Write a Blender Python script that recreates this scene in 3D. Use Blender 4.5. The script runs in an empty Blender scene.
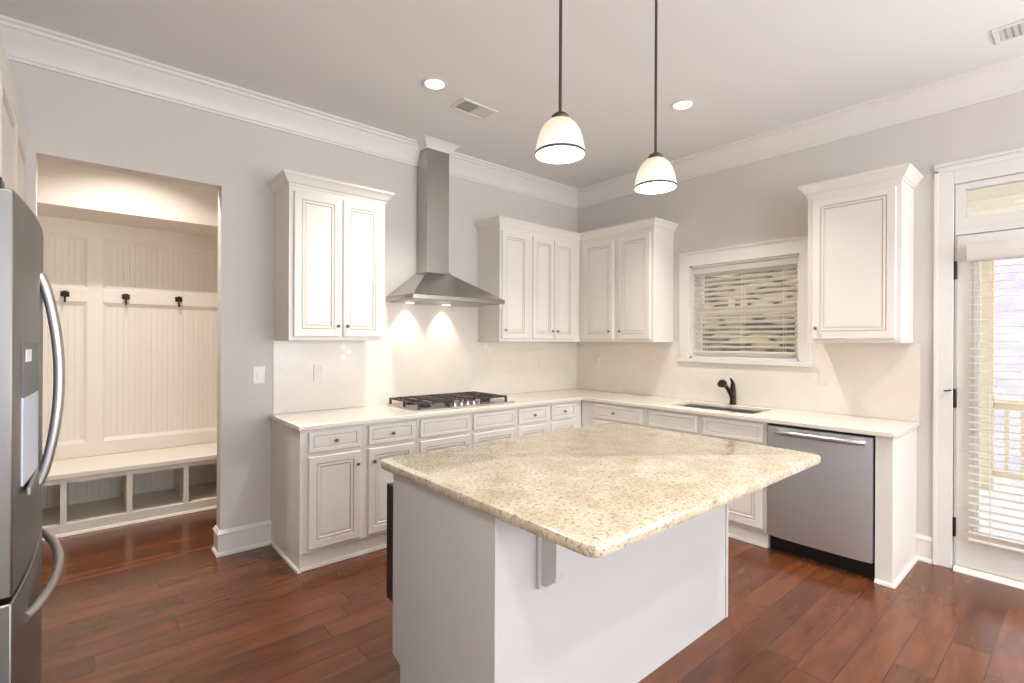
import bpy, bmesh, math, random
from mathutils import Vector, Matrix
random.seed(7)
PI = math.pi
sc = bpy.context.scene
col = sc.collection

# ------------------------------------------------------------------ camera
F_PX, YAW, ROLL = 499.35, math.radians(49.317), math.radians(0.263)
CAM = Vector((-4.233, -3.8, 1.44))
cd = bpy.data.cameras.new('camera')
cd.sensor_width = 36.0
cd.lens = F_PX * 36.0 / 1024.0
cd.clip_start = 0.02
cam = bpy.data.objects.new('camera', cd)
fw = Vector((math.cos(YAW), math.sin(YAW), 0)); rt = Vector((math.sin(YAW), -math.cos(YAW), 0)); up = Vector((0, 0, 1))
xc = rt * math.cos(ROLL) + up * math.sin(ROLL)
yc = up * math.cos(ROLL) - rt * math.sin(ROLL)
zc = -fw
cam.matrix_world = Matrix.Translation(CAM) @ Matrix((xc, yc, zc)).transposed().to_4x4()
col.objects.link(cam)
sc.camera = cam

# ------------------------------------------------------------------ view, world, daylight
sc.view_settings.view_transform = 'Standard'
sc.view_settings.look = 'None'
sc.view_settings.gamma = 1.0
sc.view_settings.use_curve_mapping = False
sc.view_settings.exposure = 0.12
sc.cycles.max_bounces = 10
sc.cycles.diffuse_bounces = 7
sc.cycles.sample_clamp_indirect = 6.0
world = bpy.data.worlds.new('overcast_sky'); sc.world = world
world.use_nodes = True
wn = world.node_tree.nodes; wl = world.node_tree.links
bg = wn['Background']
tc = wn.new('ShaderNodeTexCoord'); sx = wn.new('ShaderNodeSeparateXYZ'); rp = wn.new('ShaderNodeValToRGB')
wl.new(tc.outputs['Generated'], sx.inputs[0]); wl.new(sx.outputs['Z'], rp.inputs[0]); wl.new(rp.outputs[0], bg.inputs[0])
rp.color_ramp.elements[0].position = 0.0; rp.color_ramp.elements[0].color = (0.92, 0.92, 0.98, 1)
rp.color_ramp.elements[1].position = 0.7; rp.color_ramp.elements[1].color = (0.72, 0.84, 1.0, 1)
bg.inputs[1].default_value = 2.9

H = 3.12          # ceiling height
XL, YB = -5.13, -7.4   # left wall, wall behind the camera


def area(name, loc, direction, sx_, sy_, power, color, shape='RECTANGLE', spread=None):
    l = bpy.data.lights.new(name, 'AREA'); l.shape = shape; l.size = sx_
    if shape in ('RECTANGLE', 'ELLIPSE'): l.size_y = sy_
    l.energy = power; l.color = color
    if spread: l.spread = spread
    o = bpy.data.objects.new(name, l); o.location = loc
    o.rotation_euler = Vector(direction).to_track_quat('-Z', 'Y').to_euler()
    col.objects.link(o); return o


# area lamps added for daylight at unseen windows, tilted up to brighten the ceiling
area('daylight_window_back', (-3.65, YB + 0.06, 1.55), (0, 1, .7), 1.6, 1.7, 78, (0.88, 0.94, 1.0))
area('daylight_window_back', (-1.45, YB + 0.06, 1.55), (0, 1, .7), 1.6, 1.7, 78, (0.88, 0.94, 1.0))
area('daylight_window_side', (-0.06, -5.75, 1.45), (-1, 0, .8), 1.7, 2.0, 85, (0.9, 0.95, 1.0))
sun = bpy.data.lights.new('sun', 'SUN'); sun.energy = 2.0; sun.angle = math.radians(12); sun.color = (1, 0.96, 0.9)
so = bpy.data.objects.new('sun', sun); so.rotation_euler = Vector((0.35, 0.35, -0.85)).to_track_quat('-Z', 'Y').to_euler(); col.objects.link(so)


# ------------------------------------------------------------------ materials
def srgb(r, g, b):
    def f(c):
        c /= 255.0
        return c / 12.92 if c <= 0.04045 else ((c + 0.055) / 1.055) ** 2.4
    return (f(r), f(g), f(b), 1.0)


def mat(name, color, rough=0.5, metal=0.0, spec=0.5, noise=0.0, scale=20.0, bump=0.0, coat=0.0):
    m = bpy.data.materials.new(name); m.use_nodes = True
    nt = m.node_tree; b = nt.nodes['Principled BSDF']
    b.inputs['Base Color'].default_value = color
    b.inputs['Roughness'].default_value = rough
    b.inputs['Metallic'].default_value = metal
    b.inputs['Specular IOR Level'].default_value = spec
    b.inputs['Coat Weight'].default_value = coat
    tcn = nt.nodes.new('ShaderNodeTexCoord')
    n = nt.nodes.new('ShaderNodeTexNoise'); n.inputs['Scale'].default_value = scale; n.inputs['Detail'].default_value = 3
    nt.links.new(tcn.outputs['Object'], n.inputs['Vector'])
    if noise:
        mx = nt.nodes.new('ShaderNodeMix'); mx.data_type = 'RGBA'
        c2 = tuple(max(0, c * (1 - noise)) for c in color[:3]) + (1,)
        mx.inputs[6].default_value = color; mx.inputs[7].default_value = c2
        nt.links.new(n.outputs['Fac'], mx.inputs[0]); nt.links.new(mx.outputs[2], b.inputs['Base Color'])
    if bump:
        bp = nt.nodes.new('ShaderNodeBump'); bp.inputs['Strength'].default_value = bump; bp.inputs['Distance'].default_value = 0.002
        nt.links.new(n.outputs['Fac'], bp.inputs['Height']); nt.links.new(bp.outputs[0], b.inputs['Normal'])
    return m


def N(nt, t, **kw):
    n = nt.nodes.new(t)
    for k_, v in kw.items(): setattr(n, k_, v)
    return n


def math_node(nt, op, a, b=None):
    n = N(nt, 'ShaderNodeMath', operation=op)
    for i, v in enumerate((a, b)):
        if v is None: continue
        if isinstance(v, (int, float)): n.inputs[i].default_value = v
        else: nt.links.new(v, n.inputs[i])
    return n.outputs[0]


M = {}
M['wall'] = mat('greige_wall_paint', srgb(211, 206, 200), 0.75, noise=0.02, scale=3, spec=0.25)
M['ceil'] = mat('ceiling_paint', srgb(228, 227, 226), 0.8, noise=0.02, scale=3, spec=0.2)
M['trim'] = mat('white_trim_paint', srgb(226, 222, 217), 0.4, noise=0.01)
M['cab'] = mat('antique_white_cabinet_paint', srgb(231, 226, 219), 0.38, noise=0.02, scale=8)
M['glaze'] = mat('brown_glaze_in_grooves', srgb(206, 196, 184), 0.5)
M['island'] = mat('island_paint', srgb(200, 199, 198), 0.4, noise=0.01)
M['mud'] = mat('mudroom_cream_paint', srgb(228, 221, 211), 0.45, noise=0.015)
M['mudwall'] = mat('mudroom_wall_paint', srgb(226, 218, 208), 0.6, noise=0.02)
M['knob'] = mat('dark_pewter', srgb(128, 118, 110), 0.35, 0.85)
M['bronze'] = mat('oil_rubbed_bronze', srgb(44, 34, 30), 0.35, 0.6)
M['rod'] = mat('bronze_rod', srgb(92, 78, 72), 0.4, 0.7)
M['black'] = mat('black_enamel', srgb(22, 20, 20), 0.35)
M['iron'] = mat('cast_iron', srgb(58, 49, 48), 0.55, bump=0.2, scale=120)
M['plastic'] = mat('white_plastic', srgb(236, 233, 228), 0.35)
M['plate'] = mat('almond_plastic_plate', srgb(228, 221, 212), 0.35)
M['vent'] = mat('vent_enamel', srgb(224, 220, 216), 0.5)
M['ventdark'] = mat('vent_duct_dark', srgb(165, 161, 158), 0.8)
M['blind'] = mat('white_blind_slat', srgb(244, 241, 236), 0.45)
_nt = M['blind'].node_tree; _tl = _nt.nodes.new('ShaderNodeBsdfTranslucent'); _tl.inputs[0].default_value = srgb(246, 240, 230); _ms = _nt.nodes.new('ShaderNodeMixShader'); _ms.inputs[0].default_value = 0.45
_nt.links.new(_nt.nodes['Principled BSDF'].outputs[0], _ms.inputs[1]); _nt.links.new(_tl.outputs[0], _ms.inputs[2]); _nt.links.new(_ms.outputs[0], _nt.nodes['Material Output'].inputs[0])
M['yellow'] = mat('treated_pine', srgb(220, 206, 168), 0.7, noise=0.15, scale=6)
M['deck'] = mat('pale_deck_boards', srgb(225, 222, 220), 0.7, noise=0.1, scale=5)
M['porch'] = mat('porch_ceiling_paint', srgb(248, 242, 224), 0.7, noise=0.03)
M['bark'] = mat('tree_bark', srgb(120, 105, 100), 0.9, noise=0.4, scale=12)
M['earth'] = mat('pale_winter_ground', srgb(176, 168, 158), 0.95, noise=0.4, scale=0.8)
M['brush'] = mat('pale_winter_brush', srgb(178, 168, 176), 0.95, noise=0.5, scale=1.6)
M['dispblue'] = mat('pale_dispenser_back', srgb(190, 200, 216), 0.3)
M['dgrey'] = mat('grey_plastic', srgb(92, 92, 94), 0.4)
M['counter'] = mat('cream_quartz', srgb(229, 221, 208), 0.16, noise=0.07, scale=160)


def steel(name, c, rough, axis):
    m = bpy.data.materials.new(name); m.use_nodes = True; nt = m.node_tree; b = nt.nodes['Principled BSDF']
    b.inputs['Base Color'].default_value = c; b.inputs['Metallic'].default_value = 1.0; b.inputs['Roughness'].default_value = rough
    t = N(nt, 'ShaderNodeTexCoord'); mp = N(nt, 'ShaderNodeMapping'); s = [300, 300, 300]; s[axis] = 3
    mp.inputs['Scale'].default_value = s
    n = N(nt, 'ShaderNodeTexNoise'); n.inputs['Scale'].default_value = 1.0; n.inputs['Detail'].default_value = 2
    nt.links.new(t.outputs['Object'], mp.inputs[0]); nt.links.new(mp.outputs[0], n.inputs['Vector'])
    mr = N(nt, 'ShaderNodeMapRange'); mr.inputs[3].default_value = rough * 0.93; mr.inputs[4].default_value = rough * 1.07
    nt.links.new(n.outputs['Fac'], mr.inputs[0]); nt.links.new(mr.outputs[0], b.inputs['Roughness'])
    return m


M['steel'] = steel('brushed_stainless', srgb(200, 199, 199), 0.33, 0)
M['steel_v'] = steel('brushed_stainless_vertical', srgb(188, 193, 200), 0.34, 2)
M['steel_dark'] = steel('fridge_side_steel', srgb(170, 166, 162), 0.35, 2)
M['fridge'] = steel('fridge_door_steel', srgb(138, 136, 134), 0.38, 2)
M['hood'] = steel('hood_steel', srgb(184, 180, 175), 0.24, 2)
M['dw'] = steel('dishwasher_steel', srgb(214, 218, 224), 0.42, 2)
M['handle'] = mat('satin_handle_steel', srgb(186, 186, 187), 0.34, 1.0)
M['chrome'] = mat('satin_chrome', srgb(215, 215, 216), 0.18, 1.0)


def emis(name, c, s, base=(0.9, 0.9, 0.9, 1)):
    m = bpy.data.materials.new(name); m.use_nodes = True; b = m.node_tree.nodes['Principled BSDF']
    b.inputs['Base Color'].default_value = base; b.inputs['Roughness'].default_value = 0.3
    b.inputs['Emission Color'].default_value = c; b.inputs['Emission Strength'].default_value = s
    return m


M['lens'] = emis('lit_downlight_lens', (1, 0.93, 0.78, 1), 3)
M['bulb'] = emis('lit_bulb', (1, 0.93, 0.8, 1), 12)


def shade_mat():
    m = emis('lit_opal_glass', (1, 0.93, 0.72, 1), 0.62, (.55, .53, .48, 1)); nt = m.node_tree; b = nt.nodes['Principled BSDF']
    t = N(nt, 'ShaderNodeTexCoord'); s = N(nt, 'ShaderNodeSeparateXYZ'); r = N(nt, 'ShaderNodeValToRGB')
    nt.links.new(t.outputs['Generated'], s.inputs[0]); nt.links.new(s.outputs['Z'], r.inputs[0])
    e = r.color_ramp.elements; e[0].position = 0.2; e[0].color = (1, 0.96, 0.84, 1); e[1].position = 1.0; e[1].color = (0.72, 0.56, 0.28, 1)
    nt.links.new(r.outputs[0], b.inputs['Emission Color'])
    return m


M['shade'] = shade_mat()


def glass_mat():
    m = bpy.data.materials.new('clear_window_glass'); m.use_nodes = True; nt = m.node_tree
    b = nt.nodes['Principled BSDF']; out = nt.nodes['Material Output']
    tr = N(nt, 'ShaderNodeBsdfTransparent'); gl = N(nt, 'ShaderNodeBsdfGlossy'); gl.inputs['Roughness'].default_value = 0.02
    fr = N(nt, 'ShaderNodeFresnel'); fr.inputs[0].default_value = 1.45
    mx = N(nt, 'ShaderNodeMixShader')
    nt.links.new(fr.outputs[0], mx.inputs[0]); nt.links.new(tr.outputs[0], mx.inputs[1]); nt.links.new(gl.outputs[0], mx.inputs[2])
    nt.links.new(mx.outputs[0], out.inputs[0]); nt.nodes.remove(b)
    return m


M['glass'] = glass_mat()


def floor_mat():
    m = bpy.data.materials.new('hand_scraped_hardwood'); m.use_nodes = True; nt = m.node_tree; b = nt.nodes['Principled BSDF']
    t = N(nt, 'ShaderNodeTexCoord'); s = N(nt, 'ShaderNodeSeparateXYZ'); nt.links.new(t.outputs['Object'], s.inputs[0])
    yr = math_node(nt, 'DIVIDE', s.outputs['Y'], 0.14); row = math_node(nt, 'FLOOR', yr); fy = math_node(nt, 'FRACT', yr)
    w1 = N(nt, 'ShaderNodeTexWhiteNoise', noise_dimensions='1D'); nt.links.new(row, w1.inputs['W'])
    xs = math_node(nt, 'ADD', math_node(nt, 'DIVIDE', s.outputs['X'], 1.45), math_node(nt, 'MULTIPLY', w1.outputs['Value'], 9.0))
    cl = math_node(nt, 'FLOOR', xs); fx = math_node(nt, 'FRACT', xs)
    cmb = N(nt, 'ShaderNodeCombineXYZ'); nt.links.new(row, cmb.inputs[0]); nt.links.new(cl, cmb.inputs[1])
    w2 = N(nt, 'ShaderNodeTexWhiteNoise', noise_dimensions='3D'); nt.links.new(cmb.outputs[0], w2.inputs['Vector'])
    # grain: noise stretched along X and shifted per board
    va = N(nt, 'ShaderNodeVectorMath', operation='MULTIPLY'); va.inputs[1].default_value = (1.9, 9, 1)
    nt.links.new(t.outputs['Object'], va.inputs[0])
    vb = N(nt, 'ShaderNodeVectorMath', operation='MULTIPLY_ADD'); vb.inputs[1].default_value = (17, 17, 17)
    nt.links.new(w2.outputs['Color'], vb.inputs[0]); nt.links.new(va.outputs[0], vb.inputs[2])
    g = N(nt, 'ShaderNodeTexNoise'); g.inputs['Scale'].default_value = 1.6; g.inputs['Detail'].default_value = 6; g.inputs['Roughness'].default_value = 0.55
    g.inputs['Distortion'].default_value = 0.3
    nt.links.new(vb.outputs[0], g.inputs['Vector'])
    k1 = math_node(nt, 'MULTIPLY', w2.outputs['Value'], 0.22); k2 = math_node(nt, 'MULTIPLY', g.outputs['Fac'], 0.7)
    kk = math_node(nt, 'SUBTRACT', math_node(nt, 'ADD', k1, k2), -0.03)
    r = N(nt, 'ShaderNodeValToRGB'); nt.links.new(kk, r.inputs[0])
    e = r.color_ramp.elements; e[0].position = 0.18; e[0].color = srgb(66, 35, 21); e[1].position = 0.85; e[1].color = srgb(126, 74, 43)
    x = e.new(0.5); x.color = srgb(95, 53, 31)
    # seams
    ey = math_node(nt, 'LESS_THAN', math_node(nt, 'MINIMUM', fy, math_node(nt, 'SUBTRACT', 1.0, fy)), 0.016)
    ex = math_node(nt, 'LESS_THAN', math_node(nt, 'MINIMUM', fx, math_node(nt, 'SUBTRACT', 1.0, fx)), 0.002)
    seam = math_node(nt, 'MAXIMUM', ey, ex)
    mx = N(nt, 'ShaderNodeMix', data_type='RGBA'); mx.inputs[7].default_value = srgb(50, 24, 15)
    nt.links.new(math_node(nt, 'MULTIPLY', seam, 0.6), mx.inputs[0]); nt.links.new(r.outputs[0], mx.inputs[6]); nt.links.new(mx.outputs[2], b.inputs['Base Color'])
    b.inputs['Roughness'].default_value = 0.2; b.inputs['Specular IOR Level'].default_value = 0.5
    n2 = N(nt, 'ShaderNodeTexNoise'); n2.inputs['Scale'].default_value = 1.0
    vc = N(nt, 'ShaderNodeVectorMath', operation='MULTIPLY'); vc.inputs[1].default_value = (5, 9, 1); nt.links.new(t.outputs['Object'], vc.inputs[0]); nt.links.new(vc.outputs[0], n2.inputs['Vector'])
    hh = math_node(nt, 'SUBTRACT', math_node(nt, 'ADD', math_node(nt, 'MULTIPLY', n2.outputs['Fac'], 0.35), 0.0), math_node(nt, 'MULTIPLY', seam, 0.5))
    bp = N(nt, 'ShaderNodeBump'); bp.inputs['Strength'].default_value = 0.2; bp.inputs['Distance'].default_value = 0.0012
    nt.links.new(hh, bp.inputs['Height']); nt.links.new(bp.outputs[0], b.inputs['Normal'])
    return m


M['floor'] = floor_mat()


def granite_mat():
    m = bpy.data.materials.new('cream_speckled_granite'); m.use_nodes = True; nt = m.node_tree; b = nt.nodes['Principled BSDF']
    t = N(nt, 'ShaderNodeTexCoord')
    n1 = N(nt, 'ShaderNodeTexNoise'); n1.inputs['Scale'].default_value = 9; n1.inputs['Detail'].default_value = 4
    n2 = N(nt, 'ShaderNodeTexNoise'); n2.inputs['Scale'].default_value = 70; n2.inputs['Detail'].default_value = 5; n2.inputs['Roughness'].default_value = 0.7
    n3 = N(nt, 'ShaderNodeTexNoise'); n3.inputs['Scale'].default_value = 26; n3.inputs['Detail'].default_value = 3; n3.inputs['Distortion'].default_value = 1.2
    for n in (n1, n2, n3): nt.links.new(t.outputs['Object'], n.inputs['Vector'])
    r1 = N(nt, 'ShaderNodeValToRGB'); e = r1.color_ramp.elements
    e[0].position = 0.36; e[0].color = srgb(186, 174, 150); e[1].position = 0.62; e[1].color = srgb(203, 193, 174)
    nt.links.new(n1.outputs['Fac'], r1.inputs[0])
    r2 = N(nt, 'ShaderNodeValToRGB'); e = r2.color_ramp.elements
    e[0].position = 0.38; e[0].color = (.85, .85, .85, 1); e[1].position = 0.475; e[1].color = (0, 0, 0, 1)
    nt.links.new(n2.outputs['Fac'], r2.inputs[0])
    mx = N(nt, 'ShaderNodeMix', data_type='RGBA'); mx.inputs[7].default_value = srgb(132, 114, 94)
    nt.links.new(r2.outputs[0], mx.inputs[0]); nt.links.new(r1.outputs[0], mx.inputs[6])
    r3 = N(nt, 'ShaderNodeValToRGB'); e = r3.color_ramp.elements
    e[0].position = 0.60; e[0].color = (0, 0, 0, 1); e[1].position = 0.68; e[1].color = (0.75, 0.75, 0.75, 1)
    nt.links.new(n3.outputs['Fac'], r3.inputs[0])
    mx2 = N(nt, 'ShaderNodeMix', data_type='RGBA'); mx2.inputs[7].default_value = srgb(176, 156, 128)
    nt.links.new(r3.outputs[0], mx2.inputs[0]); nt.links.new(mx.outputs[2], mx2.inputs[6])
    nt.links.new(mx2.outputs[2], b.inputs['Base Color'])
    b.inputs['Roughness'].default_value = 0.13; b.inputs['Specular IOR Level'].default_value = 0.5
    return m


M['granite'] = granite_mat()


def tile_mat():
    m = bpy.data.materials.new('glossy_cream_tile'); m.use_nodes = True; nt = m.node_tree; b = nt.nodes['Principled BSDF']
    t = N(nt, 'ShaderNodeTexCoord'); s = N(nt, 'ShaderNodeSeparateXYZ'); nt.links.new(t.outputs['Object'], s.inputs[0])
    h = math_node(nt, 'ADD', s.outputs['X'], s.outputs['Y'])   # runs along either wall
    u = math_node(nt, 'DIVIDE', math_node(nt, 'ADD', h, s.outputs['Z']), 0.1485)
    v = math_node(nt, 'DIVIDE', math_node(nt, 'SUBTRACT', h, s.outputs['Z']), 0.1485)
    fu = math_node(nt, 'FRACT', u); fv = math_node(nt, 'FRACT', v)
    du = math_node(nt, 'MINIMUM', fu, math_node(nt, 'SUBTRACT', 1.0, fu)); dv = math_node(nt, 'MINIMUM', fv, math_node(nt, 'SUBTRACT', 1.0, fv))
    d = math_node(nt, 'LESS_THAN', math_node(nt, 'MINIMUM', du, dv), 0.018)
    n = N(nt, 'ShaderNodeTexNoise'); n.inputs['Scale'].default_value = 5; nt.links.new(t.outputs['Object'], n.inputs['Vector'])
    r = N(nt, 'ShaderNodeValToRGB'); e = r.color_ramp.elements; e[0].color = srgb(226, 217, 206); e[1].color = srgb(234, 227, 217)
    nt.links.new(n.outputs['Fac'], r.inputs[0])
    mx = N(nt, 'ShaderNodeMix', data_type='RGBA'); mx.inputs[7].default_value = srgb(214, 205, 193)
    nt.links.new(math_node(nt, 'MULTIPLY', d, 0.3), mx.inputs[0]); nt.links.new(r.outputs[0], mx.inputs[6]); nt.links.new(mx.outputs[2], b.inputs['Base Color'])
    b.inputs['Roughness'].default_value = 0.22
    bp = N(nt, 'ShaderNodeBump'); bp.inputs['Strength'].default_value = 0.12; bp.inputs['Distance'].default_value = 0.002; bp.invert = True
    nt.links.new(d, bp.inputs['Height']); nt.links.new(bp.outputs[0], b.inputs['Normal'])
    return m


M['tile'] = tile_mat()


def stone_mat():
    m = bpy.data.materials.new('stacked_tan_stone'); m.use_nodes = True; nt = m.node_tree; b = nt.nodes['Principled BSDF']
    t = N(nt, 'ShaderNodeTexCoord'); mp = N(nt, 'ShaderNodeMapping'); mp.inputs['Scale'].default_value = (1, 1.0, 7.5)
    nt.links.new(t.outputs['Object'], mp.inputs[0])
    v = N(nt, 'ShaderNodeTexVoronoi'); v.inputs['Scale'].default_value = 2.2; nt.links.new(mp.outputs[0], v.inputs['Vector'])
    ve = N(nt, 'ShaderNodeTexVoronoi', feature='DISTANCE_TO_EDGE'); ve.inputs['Scale'].default_value = 2.2; nt.links.new(mp.outputs[0], ve.inputs['Vector'])
    sp = N(nt, 'ShaderNodeSeparateColor'); nt.links.new(v.outputs['Color'], sp.inputs[0])
    r = N(nt, 'ShaderNodeValToRGB'); nt.links.new(sp.outputs[0], r.inputs[0]); e = r.color_ramp.elements
    e[0].color = srgb(98, 86, 64); e[1].color = srgb(156, 136, 104); x = e.new(0.5); x.color = srgb(128, 113, 86)
    ed = math_node(nt, 'LESS_THAN', ve.outputs['Distance'], 0.085)
    mx = N(nt, 'ShaderNodeMix', data_type='RGBA'); mx.inputs[7].default_value = srgb(58, 50, 42)
    nt.links.new(ed, mx.inputs[0]); nt.links.new(r.outputs[0], mx.inputs[6]); nt.links.new(mx.outputs[2], b.inputs['Base Color'])
    b.inputs['Roughness'].default_value = 0.9
    return m


M['stone'] = stone_mat()


# ------------------------------------------------------------------ mesh helpers
class MB:
    """collects shapes into one bmesh; build() links them as one object"""

    def __init__(s): s.bm = bmesh.new(); s.mats = []

    def mi(s, m):
        if m not in s.mats: s.mats.append(m)
        return s.mats.index(m)

    def box(s, x0, x1, y0, y1, z0, z1, bev=0.0, m=None, seg=2):
        v = [s.bm.verts.new(p) for p in ((x0, y0, z0), (x1, y0, z0), (x1, y1, z0), (x0, y1, z0), (x0, y0, z1), (x1, y0, z1), (x1, y1, z1), (x0, y1, z1))]
        fs = [s.bm.faces.new([v[i] for i in q]) for q in ((3, 2, 1, 0), (4, 5, 6, 7), (0, 1, 5, 4), (1, 2, 6, 5), (2, 3, 7, 6), (3, 0, 4, 7))]
        if m is not None:
            for f in fs: f.material_index = s.mi(m)
        if bev:
            es = list({e for f in fs for e in f.edges})
            bmesh.ops.bevel(s.bm, geom=es, offset=bev, segments=seg, affect='EDGES', profile=0.5)
        return s

    def loft(s, rings, close=True, cap=True, m=None):
        """rings: lists of 3D points of equal length"""
        R = [[s.bm.verts.new(p) for p in r] for r in rings]
        n = len(R[0]); fs = []
        for a, b in zip(R[:-1], R[1:]):
            for i in range(n if close else n - 1):
                j = (i + 1) % n
                fs.append(s.bm.faces.new((a[i], a[j], b[j], b[i])))
        if cap and close:
            fs.append(s.bm.faces.new(list(reversed(R[0])))); fs.append(s.bm.faces.new(R[-1]))
        if m is not None:
            for f in fs: f.material_index = s.mi(m)
        return s

    def tube(s, pts, r, n=10, m=None, sy=1.0):
        pts = [Vector(p) for p in pts]; rings = []
        prev = None
        for i, p in enumerate(pts):
            t = (pts[min(i + 1, len(pts) - 1)] - pts[max(i - 1, 0)]).normalized()
            ref = Vector((0, 0, 1)) if abs(t.z) < 0.95 else Vector((1, 0, 0))
            if prev is not None: a = (prev - t * prev.dot(t)).normalized()
            else: a = t.cross(ref).normalized()
            prev = a; b = t.cross(a)
            rr = r[i] if isinstance(r, (list, tuple)) else r
            rings.append([p + a * (math.cos(2 * PI * k / n) * rr) + b * (math.sin(2 * PI * k / n) * rr * sy) for k in range(n)])
        return s.loft(rings, m=m)

    def lathe(s, prof, c=(0, 0, 0), n=24, axis='z', m=None, cap=True):
        """prof: list of (radius, height)"""
        rings = []
        for r, h in prof:
            ring = []
            for k in range(n):
                a = 2 * PI * k / n; u, w = r * math.cos(a), r * math.sin(a)
                if axis == 'z': p = (c[0] + u, c[1] + w, c[2] + h)
                elif axis == 'y': p = (c[0] + u, c[1] + h, c[2] + w)
                else: p = (c[0] + h, c[1] + u, c[2] + w)
                ring.append(p)
            rings.append(ring)
        return s.loft(rings, cap=cap, m=m)

    def prism(s, poly, axis, a0, a1, m=None):
        """poly: 2D points in the two other axes, extruded along axis"""
        def P(q, a): return (a, q[0], q[1]) if axis == 'x' else ((q[0], a, q[1]) if axis == 'y' else (q[0], q[1], a))
        return s.loft([[P(q, a0) for q in poly], [P(q, a1) for q in poly]], m=m)

    def cells(s, xs, ys, inside, z0, z1, T=lambda x, y, z: (x, y, z)):
        """solid plate made of grid cells with shared corners, side faces only at the outline"""
        top, bot = {}, {}
        def g(d, i, j, z):
            if (i, j) not in d: d[(i, j)] = s.bm.verts.new(T(xs[i], ys[j], z))
            return d[(i, j)]
        C = {(i, j) for i in range(len(xs) - 1) for j in range(len(ys) - 1) if inside((xs[i] + xs[i + 1]) / 2, (ys[j] + ys[j + 1]) / 2)}
        for i, j in C:
            q = [(i, j), (i + 1, j), (i + 1, j + 1), (i, j + 1)]
            s.bm.faces.new([g(top, a, b, z1) for a, b in q]); s.bm.faces.new([g(bot, a, b, z0) for a, b in reversed(q)])
            for (a, b), nb in (((0, 1), (i, j - 1)), ((1, 2), (i + 1, j)), ((2, 3), (i, j + 1)), ((3, 0), (i - 1, j))):
                if nb not in C:
                    A, B = q[a], q[b]
                    s.bm.faces.new((g(bot, *A, z0), g(bot, *B, z0), g(top, *B, z1), g(top, *A, z1)))
        return s

    def sweep(s, path, prof, closed=False, m=None, side=1):
        """sweep a profile [(out, z)] along a horizontal polyline, mitred; out goes to the left of travel (side=1) or the right (-1)"""
        n = len(path); rings = []
        for i in range(n):
            p = Vector(path[i][:2])
            def nrm(a, b):
                d = (Vector(b[:2]) - Vector(a[:2])).normalized(); return Vector((-d.y, d.x)) * side
            if closed or 0 < i < n - 1:
                n1 = nrm(path[(i - 1) % n], path[i]); n2 = nrm(path[i], path[(i + 1) % n])
                mm = (n1 + n2); mm = mm / max(1e-6, (1 + n1.dot(n2)))
            elif i == 0: mm = nrm(path[0], path[1])
            else: mm = nrm(path[-2], path[-1])
            rings.append([(p.x + mm.x * o, p.y + mm.y * o, z) for o, z in prof])
        if closed: rings.append(rings[0]); return s.loft(rings, cap=False, m=m)
        return s.loft(rings, cap=True, m=m)

    def build(s, name, material, parent=None, smooth=False, loc=None, angle=35):
        bmesh.ops.recalc_face_normals(s.bm, faces=s.bm.faces)
        me = bpy.data.meshes.new(name); s.bm.to_mesh(me); s.bm.free()
        o = bpy.data.objects.new(name, me); col.objects.link(o)
        me.materials.append(material)
        for x in s.mats: me.materials.append(x)
        if s.mats:   # faces given a material were indexed from 0; base faces need their own index
            pass
        if parent: o.parent = parent
        if loc: o.location = loc
        if smooth:
            for p in me.polygons: p.use_smooth = True
            try: me.set_sharp_from_angle(angle=math.radians(angle))
            except Exception: pass
        return o


class MB2(MB):
    """MB whose default material keeps slot 0"""
    def mi(s, m):
        if m not in s.mats: s.mats.append(m)
        return s.mats.index(m) + 1


MB = MB2


def tag(o, label, cat, group=None, kind=None):
    o['label'] = label; o['category'] = cat
    if group: o['group'] = group
    if kind: o['kind'] = kind
    return o


def struct(o):
    o['kind'] = 'structure'; return o


def empty(name, loc=(0, 0, 0), rz=0.0):
    o = bpy.data.objects.new(name, None); o.empty_display_size = 0.1; col.objects.link(o)
    o.location = loc; o.rotation_euler = (0, 0, rz); return o


def copy_tree(o, parent=None):
    c = o.copy(); col.objects.link(c); c.parent = parent
    for ch in list(o.children): copy_tree(ch, c)
    return c


def chamfer(o, w=0.004, seg=2, ang=40):
    b = o.modifiers.new('bevel', 'BEVEL'); b.width = w; b.segments = seg; b.limit_method = 'ANGLE'; b.angle_limit = math.radians(ang)
    return o


# ------------------------------------------------------------------ room shell
OX0, OX1, OZ = -4.432, -3.533, 2.47      # mudroom opening in the hood wall
TW = 0.115
m_ = MB(); xs = [XL - .15, OX0, OX1, 0.15]; zs = [0, OZ, H + .02]
m_.cells(xs, zs, lambda x, z: not (OX0 < x < OX1 and z < OZ), 0, TW, T=lambda x, z, y: (x, y, z))
struct(m_.build('wall_back', M['wall']))
WY0, WY1, WZ0, WZ1 = -1.385, -2.312, 1.295, 2.135    # kitchen window opening
DY0, DY1, DZ = -3.222, -4.17, 2.46                    # patio door opening incl. transom
m_ = MB(); ys = sorted([YB, DY1, DY0, WY1, WY0, 0.0]); zs = [0, WZ0, WZ1, DZ, H + .02]
SY0, SY1, SZ0, SZ1 = -4.9, -6.6, 0.45, 2.45             # large side window behind the camera
ys = sorted(ys + [SY0, SY1]); zs = sorted(zs + [SZ0, 2.45])
def hole_b(y, z):
    if WY1 < y < WY0 and WZ0 < z < WZ1: return True
    if DY1 < y < DY0 and z < DZ: return True
    if SY1 < y < SY0 and SZ0 < z < SZ1: return True
    return False
m_.cells(ys, zs, lambda y, z: not hole_b(y, z), 0, 0.15, T=lambda y, z, x: (x, y, z))
struct(m_.build('wall_right', M['wall']))
m_ = MB().box(XL - .15, XL, YB - .15, 0, 0, H + .02); struct(m_.build('wall_left', M['wall']))
BX = [(-4.45, -2.85), (-2.25, -0.65)]
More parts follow.
